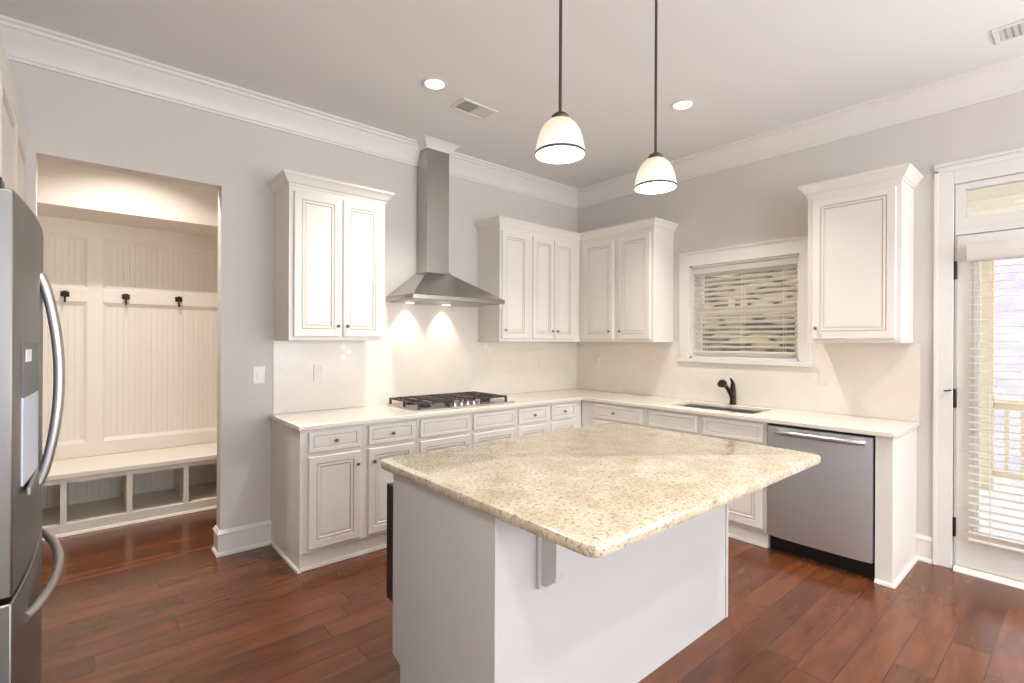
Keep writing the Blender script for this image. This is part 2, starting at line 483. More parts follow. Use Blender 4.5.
m_ = MB(); xs = [XL - .15, BX[0][0], BX[0][1], BX[1][0], BX[1][1], 0.15]
m_.cells(xs, [0, 0.7, 2.4, H + .02], lambda x, z: not (0.7 < z < 2.4 and any(a < x < b for a, b in BX)), YB - .15, YB, T=lambda x, z, y: (x, y, z))
struct(m_.build('wall_front', M['wall']))
struct(MB().box(XL - .15, .15, YB - .15, 2.0, -0.1, 0).build('floor', M['floor']))
struct(MB().box(XL - .15, .15, YB - .15, TW, H, H + .12).build('ceiling', M['ceil']))

CROWN = [(0, H - .18), (.012, H - .18), (.014, H - .165), (.02, H - .16), (.026, H - .135), (.045, H - .095), (.07, H - .06), (.078, H - .045),
         (.092, H - .035), (.094, H - .022), (.11, H - .014), (.11, H), (0, H)]
CHX0, CHX1, CHY = -2.058, -1.84, -0.175
path = [(XL, YB), (0, YB), (0, 0), (XL, 0)]
o = MB().sweep(path, CROWN, closed=True).build('trim_1', M['trim'], smooth=True, angle=25); struct(o)

BASE = [(0, 0), (.026, 0), (.026, .012), (.02, .022), (.014, .026), (.014, .135), (.02, .14), (.02, .148), (.012, .158), (.008, .168), (0, .168)]
m_ = MB(); m_.sweep([(-3.206, 0), (OX1, 0), (OX1, TW), (-2.95, TW)], BASE, side=1); struct(m_.build('baseboard_back', M['trim'], smooth=True, angle=25))
m_ = MB(); m_.sweep([(0, -3.1195), (0, -3.036)], BASE, side=1)
m_.sweep([(XL, YB), (0, YB), (0, DY1 - .1)], BASE, side=1); struct(m_.build('baseboard_right', M['trim'], smooth=True, angle=25))
m_ = MB(); m_.sweep([(XL, -2.35), (XL, YB)], BASE, side=1); struct(m_.build('baseboard_left', M['trim'], smooth=True, angle=25))


# ---------------------------------------------------------------- mudroom beyond the opening
MY, MX1 = 1.72, -2.9
struct(MB().box(XL - .15, MX1 + .1, MY, MY + .1, 0, H).build('wall_mudroom_back', M['mudwall']))
struct(MB().box(MX1, MX1 + .1, TW, MY, 0, H).build('wall_mudroom_right', M['mudwall']))
struct(MB().box(XL - .15, XL, TW, MY, 0, H).build('wall_mudroom_left', M['mudwall']))
struct(MB().box(XL - .15, MX1 + .1, TW, MY + .1, H, H + .1).build('ceiling_mudroom', M['ceil']))
struct(MB().box(XL, MX1, 1.17, MY, 2.43, H).build('trim_2', M['mudwall']))   # boxed soffit over the bench

# panelling: beadboard field with flat rails, stiles and the hook rail
def bead(m, x0, x1, y, z0, z1, pitch=0.04):
    pts = []; x = x0
    while x < x1 - 1e-4:
        e = min(x + pitch, x1)
        pts += [(x, y), (x, y + .004) if False else (x + .002, y + .003), (x + .004, y + .003), (x + .006, y)]
        x = e
    pts += [(x1, y), (x1, y + .012), (x0, y + .012)]
    m.prism(pts, 'z', z0, z1)
pan = empty('beadboard_panelling', (0, 0, 0)); tag(pan, 'cream panelled beadboard wall with flat stiles behind the mudroom bench', 'wall panelling')
pan['kind'] = 'structure'
m_ = MB(); bead(m_, XL, MX1, MY - .014, .461, 2.43); m_.build('beadboard', M['mud'], pan)
fr = MB(); yf = MY - .034
fr.box(XL, MX1, yf, MY - .0145, 2.30, 2.43)
fr.box(XL, MX1, yf, MY - .0145, .461, .575)
for a, b in ((XL, XL + .08), (-4.205, -4.105), (MX1 - .1, MX1)): fr.box(a, b, yf, MY - .0145, .575, 2.30)
fr.build('stile_and_rail', M['mud'], pan)
PB = [(0, 0), (.0, .02), (.012, .02), (.02, .006), (.024, 0)]
hr = MB()
for a, b in ((XL + .08, -4.205), (-4.105, MX1 - .1)):
    hr.box(a, b, yf - .004, MY - .0145, 1.752, 1.868, bev=.004)
hr.build('hook_rail', M['mud'], pan)
mo = MB()
def frame_mould(a, b, z0, z1):
    w = .02
    pr = [(0, 0), (w, .012), (w, .02), (0, .02)]
    for (x0, x1, zz, s_) in ((a, b, z0, 1), (a, b, z1, -1)):
        mo.prism([(yf, zz), (yf + .018, zz + s_ * .03), (yf + .0195, zz + s_ * .03), (yf + .0195, zz)], 'x', x0, x1)
    for (x, s_) in ((a, 1), (b, -1)):
        mo.prism([(x, yf), (x + s_ * .025, yf + .018), (x + s_ * .025, yf + .0195), (x, yf + .0195)], 'z', z0, z1)
for a, b in ((XL + .08, -4.205), (-4.105, MX1 - .1)):
    frame_mould(a, b, .575, 1.752); frame_mould(a, b, 1.868, 2.30)
mo.build('panel_moulding', M['mud'], pan)

# coat hooks
def make_hook():
    h = empty('coat_hook')
    MB().box(-.028, .028, -.006, 0, -.022, .022, bev=.003).build('back_plate', M['bronze'], h)
    p = MB(); p.lathe([(.010, -.006), (.010, -.03), (.021, -.034), (.023, -.042), (.018, -.05), (.0, -.052)], (0, 0, .004), 14, 'y')
    p.build('peg', M['bronze'], h, smooth=True)
    q = MB(); q.tube([(0, -.004, -.012), (0, -.01, -.05), (0, -.026, -.066), (0, -.042, -.056)], [.006, .006, .006, .008], 8)
    q.build('lower_prong', M['bronze'], h, smooth=True)
    return h
hk = make_hook()
hooks = [(-4.345, 'dark bronze coat hook in the left beadboard bay, nearest the refrigerator handle'),
         (-3.95, 'dark bronze coat hook in the wide beadboard bay, left one of its visible pair'),
         (-3.565, 'dark bronze coat hook in the wide beadboard bay, right one beside the opening edge')]
for i, (x, lb) in enumerate(hooks):
    o = hk if i == 0 else copy_tree(hk)
    o.location = (x, yf - .0045, 1.812); tag(o, lb, 'coat hook', 'coat hooks on the mudroom rail')

# bench with open cubbies
bn = empty('mudroom_bench', (0, 0, 0)); tag(bn, 'built-in cream bench with open cubbies below the hooks in the mudroom', 'bench')
bx0, bx1, bf = XL + .005, MX1 - .005, 1.10
chamfer(MB().box(bx0, bx1, bf - .015, MY - .036, .42, .46).build('seat', M['mud'], bn), .006)
f_ = MB(); f_.box(bx0, bx1, bf, MY - .036, .005, .085)
f_.box(bx0, bx1, bf, bf + .02, .385, .42)
f_.build('base_frame', M['mud'], bn)
m_ = MB(); bead(m_, bx0, bx1, MY - .05, .085, .42); m_.build('back_panel', M['mud'], bn)
for x in (-4.72, -4.336, -3.952, -3.578, -3.19):
    MB().box(x - .018, x + .018, bf + .0006, MY - .052, .0855, .4195).build('divider', M['mud'], bn)
m_ = MB(); m_.prism([(bf - .018, 0.002), (bf, .002), (bf, .022), (bf - .01, .018)], 'x', bx0, bx1); m_.build('shoe_molding', M['mud'], bn)


# ------------------------------------------------------------------ cabinet pieces (local frame: back at y=0, front toward -y)
def ring_panel(m, x0, x1, z0, z1, yb, prof, glz):
    """raised panel front: nested rectangles (inset, forward) from back plane yb; rings listed in glz use the glaze material"""
    rings = []
    for ins, fwd in prof:
        y = yb - fwd
        rings.append([m.bm.verts.new((x0 + ins, y, z0 + ins)), m.bm.verts.new((x1 - ins, y, z0 + ins)), m.bm.verts.new((x1 - ins, y, z1 - ins)), m.bm.verts.new((x0 + ins, y, z1 - ins))])
    gi = m.mi(M['glaze'])
    for k_ in range(len(rings) - 1):
        for i in range(4):
            j = (i + 1) % 4
            f = m.bm.faces.new((rings[k_][i], rings[k_][j], rings[k_ + 1][j], rings[k_ + 1][i]))
            if k_ in glz: f.material_index = gi
    m.bm.faces.new(rings[-1]); m.bm.faces.new(list(reversed(rings[0])))


DOORP = [(0, 0), (0, .014), (.004, .019), (.046, .019), (.050, .0135), (.0535, .0135), (.057, .0175), (.066, .0175), (.070, .0115), (.0735, .0115), (.085, .0145)]
DRAWP = [(0, 0), (0, .014), (.004, .019), (.026, .019), (.029, .0145), (.032, .0145), (.036, .017)]


def make_knob(parent, x, y, z):
    m = MB(); m.lathe([(.0055, 0), (.0045, -.010), (.010, -.014), (.0125, -.018), (.0118, -.022), (.0065, -.025), (.0005, -.026)], (x, y, z), 14, 'y')
    return m.build('knob', M['knob'], parent, smooth=True, angle=60)


def front(kind, x0, x1, z0, z1, y, cab, knob=None):
    m = MB()
    if kind == 'door': ring_panel(m, x0, x1, z0, z1, y, DOORP, (3, 4, 7, 8))
    else: ring_panel(m, x0, x1, z0, z1, y, DRAWP, (3, 4))
    o = m.build(kind, M['cab'], cab)
    if knob: make_knob(o, knob[0], y - .019, knob[1])
    return o


CTOP = 2.49
UP_CROWN = [(0, CTOP - .02), (.006, CTOP - .02), (.006, CTOP - .006), (.016, CTOP), (.026, CTOP + .018), (.038, CTOP + .036), (.044, CTOP + .042), (.049, CTOP + .046), (.049, CTOP + .062), (0, CTOP + .062)]


def body_box(m, x0, x1, y0, y1, z0, z1):
    m.box(x0, x1, y0, y1, z0, z1, bev=.0015, seg=1)


# --- upper cabinets, hood wall (world coordinates are the local ones)
UZ0 = 1.44; UD = .33
def upper(name_lbl, x0, x1, doors, loc, rz, crown=None, yback=0.0, grp=None):
    c = empty('wall_cabinet', loc, rz); tag(c, name_lbl, 'cabinet', grp)
    m = MB(); body_box(m, x0, x1, -UD, yback - .001, UZ0, CTOP + .002); m.build('body', M['cab'], c)
    for (a, b, kx) in doors:
        front('door', a, b, UZ0 + .028, 2.435, -UD, c, (kx, 1.543) if kx is not None else None)
    if crown:
        m = MB(); m.sweep(crown, UP_CROWN, side=-1); m.build('crown_molding', M['cab'], c, smooth=True, angle=25)
    return c
GU = 'upper kitchen cabinets'
def crown_path(x0, x1): return [(x0, -.002), (x0, -UD), (x1, -UD), (x1, -.002)]
upper('tall white two-door wall cabinet left of the range hood', -3.20, -2.513, [(-3.172, -2.853, -2.878), (-2.837, -2.545, -2.812)], (0, 0, 0), 0, crown=crown_path(-3.20, -2.513), grp=GU)
upper('narrow single-door white wall cabinet just right of the range hood', -1.398, -1.036, [(-1.382, -1.062, -1.352)], (0, 0, 0), 0, grp=GU)
upper('white two-door wall cabinet on the hood wall, tucked into the room corner', -1.034, -.005, [(-1.005, -.722, -.752), (-.712, -.436, -.682)], (0, 0, 0), 0, grp=GU)
RZB = -PI / 2
upper('white two-door wall cabinet between the room corner and the sink window', .332, 1.215, [(.40, .775, .735), (.835, 1.185, .865)], (0, 0, 0), RZB, grp=GU)
upper('single-door white wall cabinet between the sink window and the patio door', 2.478, 3.014, [(2.512, 2.988, 2.538)], (0, 0, 0), RZB, crown=crown_path(2.478, 3.014), grp=GU)
cr = MB().sweep([(-1.398, -.002), (-1.398, -UD), (-UD, -UD), (-UD, -1.215), (-.002, -1.215)], UP_CROWN, side=-1).build('cabinet_crown_molding', M['cab'], smooth=True, angle=25)
tag(cr, 'white crown molding running around the top of the corner wall cabinets', 'molding')


# --- base cabinets
BT = .885
def base(lbl, x0, x1, drawers, doors, rz, yback=-.001, grp='base kitchen cabinets', sink=False):
    c = empty('base_cabinet', (0, 0, 0), rz); tag(c, lbl, 'cabinet', grp)
    m = MB()
    if sink:   # open above the bowls
        m.cells([x0, x0 + .10, x1 - .13, x1], [-.61, -.53, -.09, yback], lambda x, y: not (x0 + .10 < x < x1 - .13 and -.53 < y < -.09), .60, BT)
        m.cells([x0, x1], [-.61, yback], lambda x, y: True, .112, .6)
    else: m.box(x0, x1, -.61, yback, .112, BT, bev=.0015, seg=1)
    m.build('body', M['cab'], c)
    m = MB(); m.box(x0 + .001, x1 - .001, -.585, yback, .0, .112); m.build('toe_kick', M['cab'], c)
    m = MB(); m.prism([(-.585, .002), (-.602, .002), (-.598, .018), (-.585, .022)], 'x', x0 + .001, x1 - .001); m.build('shoe_molding', M['cab'], c)
    for a, b, kx in drawers: front('drawer', a, b, .737, .868, -.61, c, (kx, .802) if kx is not None else None)
    for a, b, kx in doors: front('door', a, b, .135, .712, -.61, c, (kx, .628) if kx is not None else None)
    return c
c = base('white base cabinet with two drawers over two doors, at the left end of the counter', -3.205, -2.402,
         [(-3.166, -2.828, -2.995), (-2.772, -2.422, -2.597)], [(-3.166, -2.828, -2.852), (-2.772, -2.422, -2.735)], 0)
m_ = MB(); m_.box(-3.214, -3.206, -.612, -.001, .0, BT); m_.box(-3.216, -3.206, -.04, -.001, 0, BT); m_.prism([(-3.214, .002), (-3.228, .002), (-3.226, .018), (-3.214, .022)], 'y', -.612, -.03)
m_.build('end_panel', M['cab'], c)
base('white base cabinet with two plain false drawer fronts under the gas cooktop', -2.400, -1.452,
     [(-2.375, -1.936, None), (-1.898, -1.47, None)], [(-2.375, -1.936, -1.962), (-1.898, -1.47, -1.87)], 0)
base('white base cabinet with two small drawers right of the cooktop, next to the inner corner', -1.450, -.612,
     [(-1.425, -1.079, -1.25), (-1.028, -.708, -.868)], [(-1.425, -1.079, -1.105), (-1.028, -.708, -1.0)], 0)
base('white base cabinet with one wide knobbed drawer, beside the inner corner on the window wall', .612, 1.338,
     [(.758, 1.296, 1.012)], [(.758, 1.296, 1.26)], RZB)
SINK = base('white sink base cabinet with two plain false fronts, left of the dishwasher', 1.340, 2.320,
     [(1.372, 1.795, None), (1.853, 2.293, None)], [(1.372, 1.795, 1.765), (1.853, 2.293, 1.883)], RZB, sink=True)
ep = empty('cabinet_end_panel', (0, 0, 0), RZB); tag(ep, 'white full-depth end panel closing the counter run right of the dishwasher', 'panel')
m_ = MB(); m_.box(2.948, 3.035, -.612, -.001, 0, BT, bev=.0015, seg=1); m_.build('panel', M['cab'], ep)
m_ = MB(); m_.sweep([(3.035, -.002), (3.035, -.612), (2.948, -.612)], [(0, .002), (.015, .002), (.012, .018), (0, .022)], side=1); m_.build('shoe_molding', M['cab'], ep)

# worktop (L shaped, sink cut-out)
CX0, CY1 = -3.232, -3.05
SKX0, SKX1, SKY0, SKY1 = -.50, -.115, -1.46, -2.17
xs = sorted([CX0, -.645, SKX0, SKX1, -.002]); ys = sorted([CY1, SKY1, SKY0, -.645, -.002])
def inC(x, y):
    if not (y > -.645 or x > -.645): return False
    return not (SKX0 < x < SKX1 and SKY1 < y < SKY0)
wt = MB().cells(xs, ys, inC, .886, .916).build('worktop', M['counter']); chamfer(wt, .005, 3)
tag(wt, 'L-shaped cream stone worktop running along both kitchen walls', 'worktop')

# backsplash tile
bs = MB()
bs.cells(sorted([-3.206, -2.512, -1.40, -.009]), [.917, 1.439, 1.80], lambda x, z: z < 1.439 or -2.512 < x < -1.40, -.008, -.0005, T=lambda x, z, y: (x, y, z))
bs.cells(sorted([-3.05, -2.39, -1.28, -.0005]), [.917, 1.262, 1.439], lambda y, z: not (z > 1.262 and -2.39 < y < -1.28), -.008, -.0005, T=lambda y, z, x: (x, y, z))
M['white_diamond'] = mat('glossy_white_diamond', srgb(238, 236, 234), 0.12)
for (x, z) in ((-2.70, 1.395), (-2.655, 1.352), (-2.70, 1.309), (-1.30, 1.395), (-1.255, 1.352)):  # small glossy white diamonds on the tile face, below the wall cabinets
    q = .030; bs.prism([(x - q, z), (x, z - q), (x + q, z), (x, z + q)], 'y', -.0088, -.0075, m=M['white_diamond'])
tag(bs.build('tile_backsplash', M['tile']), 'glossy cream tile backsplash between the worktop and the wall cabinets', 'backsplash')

# sink
sk = empty('kitchen_sink', (0, 0, 0)); tag(sk, 'undermount stainless double-bowl sink set in the worktop below the window', 'sink')
def bowl(y0, y1):
    m = MB(); x0, x1 = SKX0 + .004, SKX1 - .004
    def R(ins, z): return [(x0 + ins, y0 + ins, z), (x1 - ins, y0 + ins, z), (x1 - ins, y1 - ins, z), (x0 + ins, y1 - ins, z)]
    rings = [R(-.0, .885), R(.0, .70), R(.03, .69)]
    m.loft(rings, cap=False); v = [m.bm.verts.new(p) for p in R(.03, .69)]; m.bm.faces.new(v)
    o = m.build('bowl', M['steel'], sk); s_ = o.modifiers.new('solid', 'SOLIDIFY'); s_.thickness = .002
    MB().lathe([(.04, .6905), (.042, .694), (.02, .694), (.018, .692)], ((x0 + x1) / 2, (y0 + y1) / 2, 0), 20).build('drain', M['chrome'], o)
bowl(SKY1 + .004, (SKY0 + SKY1) / 2 - .01); bowl((SKY0 + SKY1) / 2 + .01, SKY0 - .004)

# faucet
fc = empty('kitchen_faucet', (-.06, -1.815, .916)); tag(fc, 'dark bronze single-handle pull-out faucet behind the sink', 'faucet')
MB().lathe([(.029, 0), (.030, .006), (.026, .012), (.024, .03), (.0235, .12), (.024, .135), (.018, .15), (.0, .155)], n=20).build('body', M['bronze'], fc, smooth=True)
MB().tube([(-.005, 0, .05), (-.045, 0, .095), (-.10, .0, .145), (-.155, 0, .182)], [.019, .017, .016, .018], 14).build('spout', M['bronze'], fc, smooth=True)
MB().tube([(-.135, 0, .170), (-.155, 0, .182), (-.175, 0, .188), (-.197, 0, .186), (-.214, 0, .176), (-.222, 0, .165)], [.017, .026, .031, .032, .027, .016], 14).build('spray_head', M['bronze'], fc, smooth=True)
MB().tube([(0, 0, .14), (.004, 0, .165), (-.005, 0, .19), (-.04, -.0, .222)], [.022, .019, .013, .007], 12).build('handle', M['bronze'], fc, smooth=True)

# cooktop
CKX0, CKX1, CKY0, CKY1 = -2.36, -1.41, -.565, -.05
ck = empty('gas_cooktop', (0, 0, .9165)); tag(ck, 'stainless gas cooktop with black cast-iron grates set in the worktop under the hood', 'cooktop')
m_ = MB(); m_.box(CKX0, CKX1, CKY0, CKY1, 0, .012, bev=.004); m_.build('tray', M['steel'], ck)
gx = [CKX0 + .012, CKX0 + .305, CKX1 - .36, CKX1 - .07]
for i in range(3):
    a, b = gx[i] + .006, gx[i + 1] - .006; y0_, y1_ = CKY0 + (.03 if i != 1 else .10), CKY1 - .03
    g = MB(); zt = .062; t = .0075
    for (p, q) in (((a, y0_), (b, y0_)), ((a, y1_), (b, y1_)), ((a, (y0_ + y1_) / 2), (b, (y0_ + y1_) / 2))):
        g.box(p[0], q[0], p[1] - t, p[1] + t, zt - .012, zt, bev=.002, seg=1)
    for x in (a + t, (a * 2 + b) / 3, (a + b * 2) / 3, b - t):
        g.box(x - t, x + t, y0_, y1_, zt - .012, zt + (.003 if a + t < x < b - t else 0), bev=.002, seg=1)
    for x in (a + t, b - t):
        for y in (y0_, (y0_ + y1_) / 2, y1_): g.box(x - t, x + t, y - t, y + t, .012, zt)
    for k_ in range(7):
        y = y0_ + (y1_ - y0_) * (k_ + .5) / 7
        g.box((a * 3 + b) / 4 - .03, (a * 3 + b) / 4 + .03, y - .004, y + .004, zt - .01, zt + .004); g.box((a + b * 3) / 4 - .03, (a + b * 3) / 4 + .03, y - .004, y + .004, zt - .01, zt + .004)
    g.build('grate', M['iron'], ck)
for (x, y, r) in ((gx[0] + .14, CKY0 + .16, .045), (gx[0] + .14, CKY1 - .14, .04), ((gx[1] + gx[2]) / 2, (CKY0 + CKY1) / 2 + .04, .055), (gx[3] - .14, CKY0 + .16, .04), (gx[3] - .14, CKY1 - .14, .045)):
    b_ = MB(); b_.lathe([(r * 1.15, .012), (r * 1.1, .020), (r * .9, .024), (r * .88, .032), (.001, .033)], (x, y, 0), 20); b_.build('burner', M['black'], ck, smooth=True)
for k_ in range(5):
    x = -1.88 + (k_ - 2) * .062
    b_ = MB(); b_.lathe([(.021, .012), (.021, .016), (.017, .018), (.0155, .038), (.013, .042), (.001, .043)], (x, CKY0 + .05, 0), 16); b_.build('control_knob', M['chrome'], ck, smooth=True)

# range hood
HX0, HX1, HY = -2.345, -1.440, -.455
hd = empty('range_hood', (0, 0, 0)); tag(hd, 'stainless pyramid chimney range hood mounted above the cooktop', 'range hood')
m_ = MB(); m_.box(HX0, HX1, HY, -.009, 1.765, 1.80, bev=.002, seg=1); m_.build('rim', M['hood'], hd)
m_ = MB()
m_.loft([[(HX0, -.009, 1.80), (HX1, -.009, 1.80), (HX1, HY, 1.80), (HX0, HY, 1.80)],
         [(HX0 + .01, -.009, 1.805), (HX1 - .01, -.009, 1.805), (HX1 - .01, HY + .01, 1.805), (HX0 + .01, HY + .01, 1.805)],
         [(CHX0 - .012, -.009, 2.015), (CHX1 + .012, -.009, 2.015), (CHX1 + .012, CHY - .012, 2.015), (CHX0 - .012, CHY - .012, 2.015)],
         [(CHX0 - .012, -.009, 2.03), (CHX1 + .012, -.009, 2.03), (CHX1 + .012, CHY - .012, 2.03), (CHX0 - .012, CHY - .012, 2.03)]])
m_.build('canopy', M['hood'], hd)
m_ = MB(); m_.box(CHX0, CHX1, CHY, -.001, 2.031, H - .001, bev=.0015, seg=1); m_.build('chimney', M['hood'], hd)
m_ = MB(); m_.box(HX0 + .03, HX1 - .03, HY + .05, -.03, 1.760, 1.764); m_.build('filter_panel', M['steel_dark'], hd)
for x in (-2.162, -1.80):
    l_ = MB(); l_.lathe([(.034, 1.7595), (.034, 1.756), (.026, 1.755), (.001, 1.755)], (x, -.08, 0), 18); l_.build('hood_lamp', M['lens'], hd)
    s_ = bpy.data.lights.new('hood_spot', 'SPOT'); s_.energy = 20; s_.color = (1, .84, .62); s_.spot_size = math.radians(84); s_.spot_blend = .8; s_.shadow_soft_size = .02
    so_ = bpy.data.objects.new('hood_spot', s_); so_.location = (x, -.07, 1.752); so_.rotation_euler = (math.radians(10), 0, 0); col.objects.link(so_)
m_ = MB(); k_ = [(o_ * .6, H - (H - z) * .38) for o_, z in CROWN]
m_.sweep([(CHX0 - .004, -.02), (CHX0 - .004, CHY - .004), (CHX1 + .004, CHY - .004), (CHX1 + .004, -.02)], k_, side=-1)
o = m_.build('trim_3', M['trim'], smooth=True, angle=25); struct(o)

# dishwasher
dw = empty('dishwasher', (0, 0, 0), RZB); tag(dw, 'stainless steel dishwasher built in at the right end of the counter', 'dishwasher')
m_ = MB(); m_.box(2.326, 2.940, -.60, -.03, .11, .882); m_.build('tub', M['black'], dw)
m_ = MB(); n_ = 14; prof = []
for i in range(n_ + 1):
    t = i / n_; x = 2.332 + t * .606; prof.append((x, -.632 - .016 * (1 - (2 * t - 1) ** 4)))
prof += [(2.938, -.601), (2.332, -.601)]
m_.prism(prof, 'z', .115, .868); m_.build('door', M['dw'], dw, smooth=True)
hp = []
for i in range(17):
    t = i / 16; hp.append((2.385 + t * .515, -.645 - .045 * (1 - (2 * t - 1) ** 6) , .835))
m_ = MB(); m_.tube(hp, .013, 12, sy=1.3); m_.build('handle', M['handle'], dw, smooth=True)
m_ = MB(); m_.box(2.326, 2.940, -.56, -.1, .0, .109); m_.build('toe_kick', M['black'], dw)

# ------------------------------------------------------------------ island
IX0, IX1, IY0, IY1 = -3.226, -1.658, -2.55, -1.86
isl = empty('island_cabinet', ((IX0 + IX1) / 2, (IY0 + IY1) / 2, 0)); tag(isl, 'white kitchen island base with plain painted panels under the granite top', 'island')
def ibox(name, x0, x1, y0, y1, z0, z1, mt, bev=0.0):
    o = MB().box(x0, x1, y0, y1, z0, z1, bev=bev, seg=1).build(name, mt)
    o.parent = isl; o.matrix_parent_inverse = Matrix.Translation(-Vector(isl.location)); return o
ibox('body', IX0 + .012, IX1 - .012, IY0 + .012, IY1, .11, .877, M['island'])
ibox('toe_kick', IX0 + .012, IX1 - .012, IY0 + .012, IY1 - .07, 0, .11, M['island'])
def side_panel(x0, x1):
    m = MB(); m.prism([(IY0 + .012, 0), (IY1 - .065, 0), (IY1 - .065, .09), (IY1 + .004, .11), (IY1 + .004, .877), (IY0 + .012, .877)], 'x', x0, x1)
    o = m.build('side_panel', M['island']); o.parent = isl; o.matrix_parent_inverse = Matrix.Translation(-Vector(isl.location))
side_panel(IX0, IX0 + .0118); side_panel(IX1 - .0118, IX1)
ibox('back_panel', IX0, IX1 - .022, IY0, IY0 + .0118, 0, .877, M['island'])
ibox('corner_strip', IX1 - .020, IX1 + .002, IY0 - .004, IY0 + .0118, 0, .877, M['island'])
for (a, b, kx) in ((-2.51, -2.12, -2.14), (-2.10, -1.70, -2.08)):
    m = MB(); ring_panel(m, a, b, .135, .712, 0, DOORP, (3, 4, 7, 8)); o = m.build('door', M['island']); o.parent = isl
    o.rotation_euler = (0, 0, PI); o.location = Vector((a + b, IY1, 0)) - Vector(isl.location)
    make_knob(o, kx, -.019, .66)
    m = MB(); ring_panel(m, a, b, .737, .862, 0, DRAWP, (3, 4)); o = m.build('drawer', M['island']); o.parent = isl
    o.rotation_euler = (0, 0, PI); o.location = Vector((a + b, IY1, 0)) - Vector(isl.location)
    make_knob(o, (a + b) / 2, -.019, .80)
# corbel under the overhang (part of the island)
m_ = MB(); cx = -3.01
m_.box(cx - .036, cx + .036, IY0 - .016, IY0, .588, .877, bev=.003, seg=1)
pf = [(IY0 - .016, .877), (IY0 - .085, .877), (IY0 - .085, .66), (IY0 - .080, .635), (IY0 - .052, .615), (IY0 - .04, .603), (IY0 - .016, .60)]
m_.prism(pf, 'x', cx - .022, cx + .022)
o = m_.build('corbel', M['island']); o.parent = isl; o.matrix_parent_inverse = Matrix.Translation(-Vector(isl.location))

# island worktop with rounded corners
def rrect(x0, x1, y0, y1, r, n=6):
    pts = []
    for (cx_, cy_, a0) in ((x1 - r, y1 - r, 0), (x0 + r, y1 - r, 90), (x0 + r, y0 + r, 180), (x1 - r, y0 + r, 270)):
        for i in range(n + 1):
            a = math.radians(a0 + 90 * i / n); pts.append((cx_ + r * math.cos(a), cy_ + r * math.sin(a)))
    return pts
m_ = MB(); rings = []
for ins, z in ((.008, .8785), (.002, .881), (0, .888), (0, .905), (.003, .912), (.010, .9155)):
    rings.append([(x, y, z) for x, y in rrect(-3.240 + ins, -1.590 - ins, -2.976 + ins, -1.735 - ins, .04)])
m_.loft(rings); o = m_.build('island_worktop', M['granite'], smooth=True, angle=30)
tag(o, 'cream speckled granite slab with brown flecks on the island', 'worktop')

# built-in appliance on the far side of the island
mw = empty('built_in_oven', (-2.875, IY1 + .03, 0)); tag(mw, 'black-edged built-in appliance door on the far side of the island, left end', 'oven')
m_ = MB(); m_.box(-.33, .33, -.024, .078, .30, .806, bev=.004); m_.build('door', M['black'], mw)
m_ = MB(); m_.tube([(-.25, .075, .75), (-.25, .105, .75), (.25, .105, .75), (.25, .075, .75)], .008, 10); m_.build('handle', M['steel'], mw, smooth=True)

# ------------------------------------------------------------------ refrigerator
FX, FB = -4.351, .024
FY0, FY1, FZ = -2.225, -1.295, 1.775
rf = empty('refrigerator', (FX, (FY0 + FY1) / 2, 0)); tag(rf, 'stainless french-door refrigerator with water dispenser at the left edge', 'refrigerator')
def rfp(m, name, mt, smooth=False, parent=None, **k):
    o = m.build(name, mt, smooth=smooth, **k); o.parent = rf
    if parent is None: o.matrix_parent_inverse = Matrix.Translation(-Vector(rf.location))
    else:
        o.parent = parent
    return o
def bow(y):
    t = (y - FY0) / (FY1 - FY0) * 2 - 1; return FX + FB * (1 - t * t)
def bowed(y0, y1, z0, z1, ztop_round=0, back=FX - .075):
    n = 12; prof = [(bow(y0 + (y1 - y0) * i / n), y0 + (y1 - y0) * i / n) for i in range(n + 1)] + [(back, y1), (back, y0)]
    m = MB(); m.prism(prof, 'z', z0, z1); return m
m_ = MB(); m_.box(XL + .02, FX - .085, FY0 + .012, FY1 - .012, .02, FZ - .02, bev=.004, seg=1); rfp(m_, 'body', M['steel_dark'])
ymid = (FY0 + FY1) / 2
dN = rfp(bowed(FY0, ymid - .003, .862, FZ), 'door', M['fridge'], smooth=True, angle=30); chamfer(dN, .004, 2, 50)
dF = rfp(bowed(ymid + .003, FY1, .862, FZ), 'door', M['fridge'], smooth=True, angle=30); chamfer(dF, .004, 2, 50)
dz = rfp(bowed(FY0, FY1, .06, .848), 'freezer_drawer', M['fridge'], smooth=True, angle=30); chamfer(dz, .004, 2, 50)
m_ = MB(); m_.box(FX - .2, FX - .03, FY0 + .02, FY1 - .02, .005, .055); rfp(m_, 'base_grille', M['dgrey'])
for hy_ in (FY0 + .01, FY1 - .07):
    m_ = MB(); m_.box(FX - .12, FX - .02, hy_, hy_ + .06, FZ + .0005, FZ + .028, bev=.004); rfp(m_, 'hinge_cover', M['black'])
for yy in (ymid - .035, ymid + .035):
    pts = []
    for i in range(21):
        t = i / 20; pts.append((bow(yy) - .002 + .043 * math.sin(PI * t) ** .75, yy, 1.63 - .61 * t))
    m_ = MB(); m_.tube(pts, .0125, 12); rfp(m_, 'handle', M['handle'], smooth=True)
pts = []
for i in range(25):
    t = i / 24; y = FY0 + .14 + t * (FY1 - FY0 - .18); pts.append((bow(y) - .002 + .042 * math.sin(PI * t) ** .7, y, .752))
m_ = MB(); m_.tube(pts, .0125, 12); rfp(m_, 'freezer_handle', M['handle'], smooth=True)
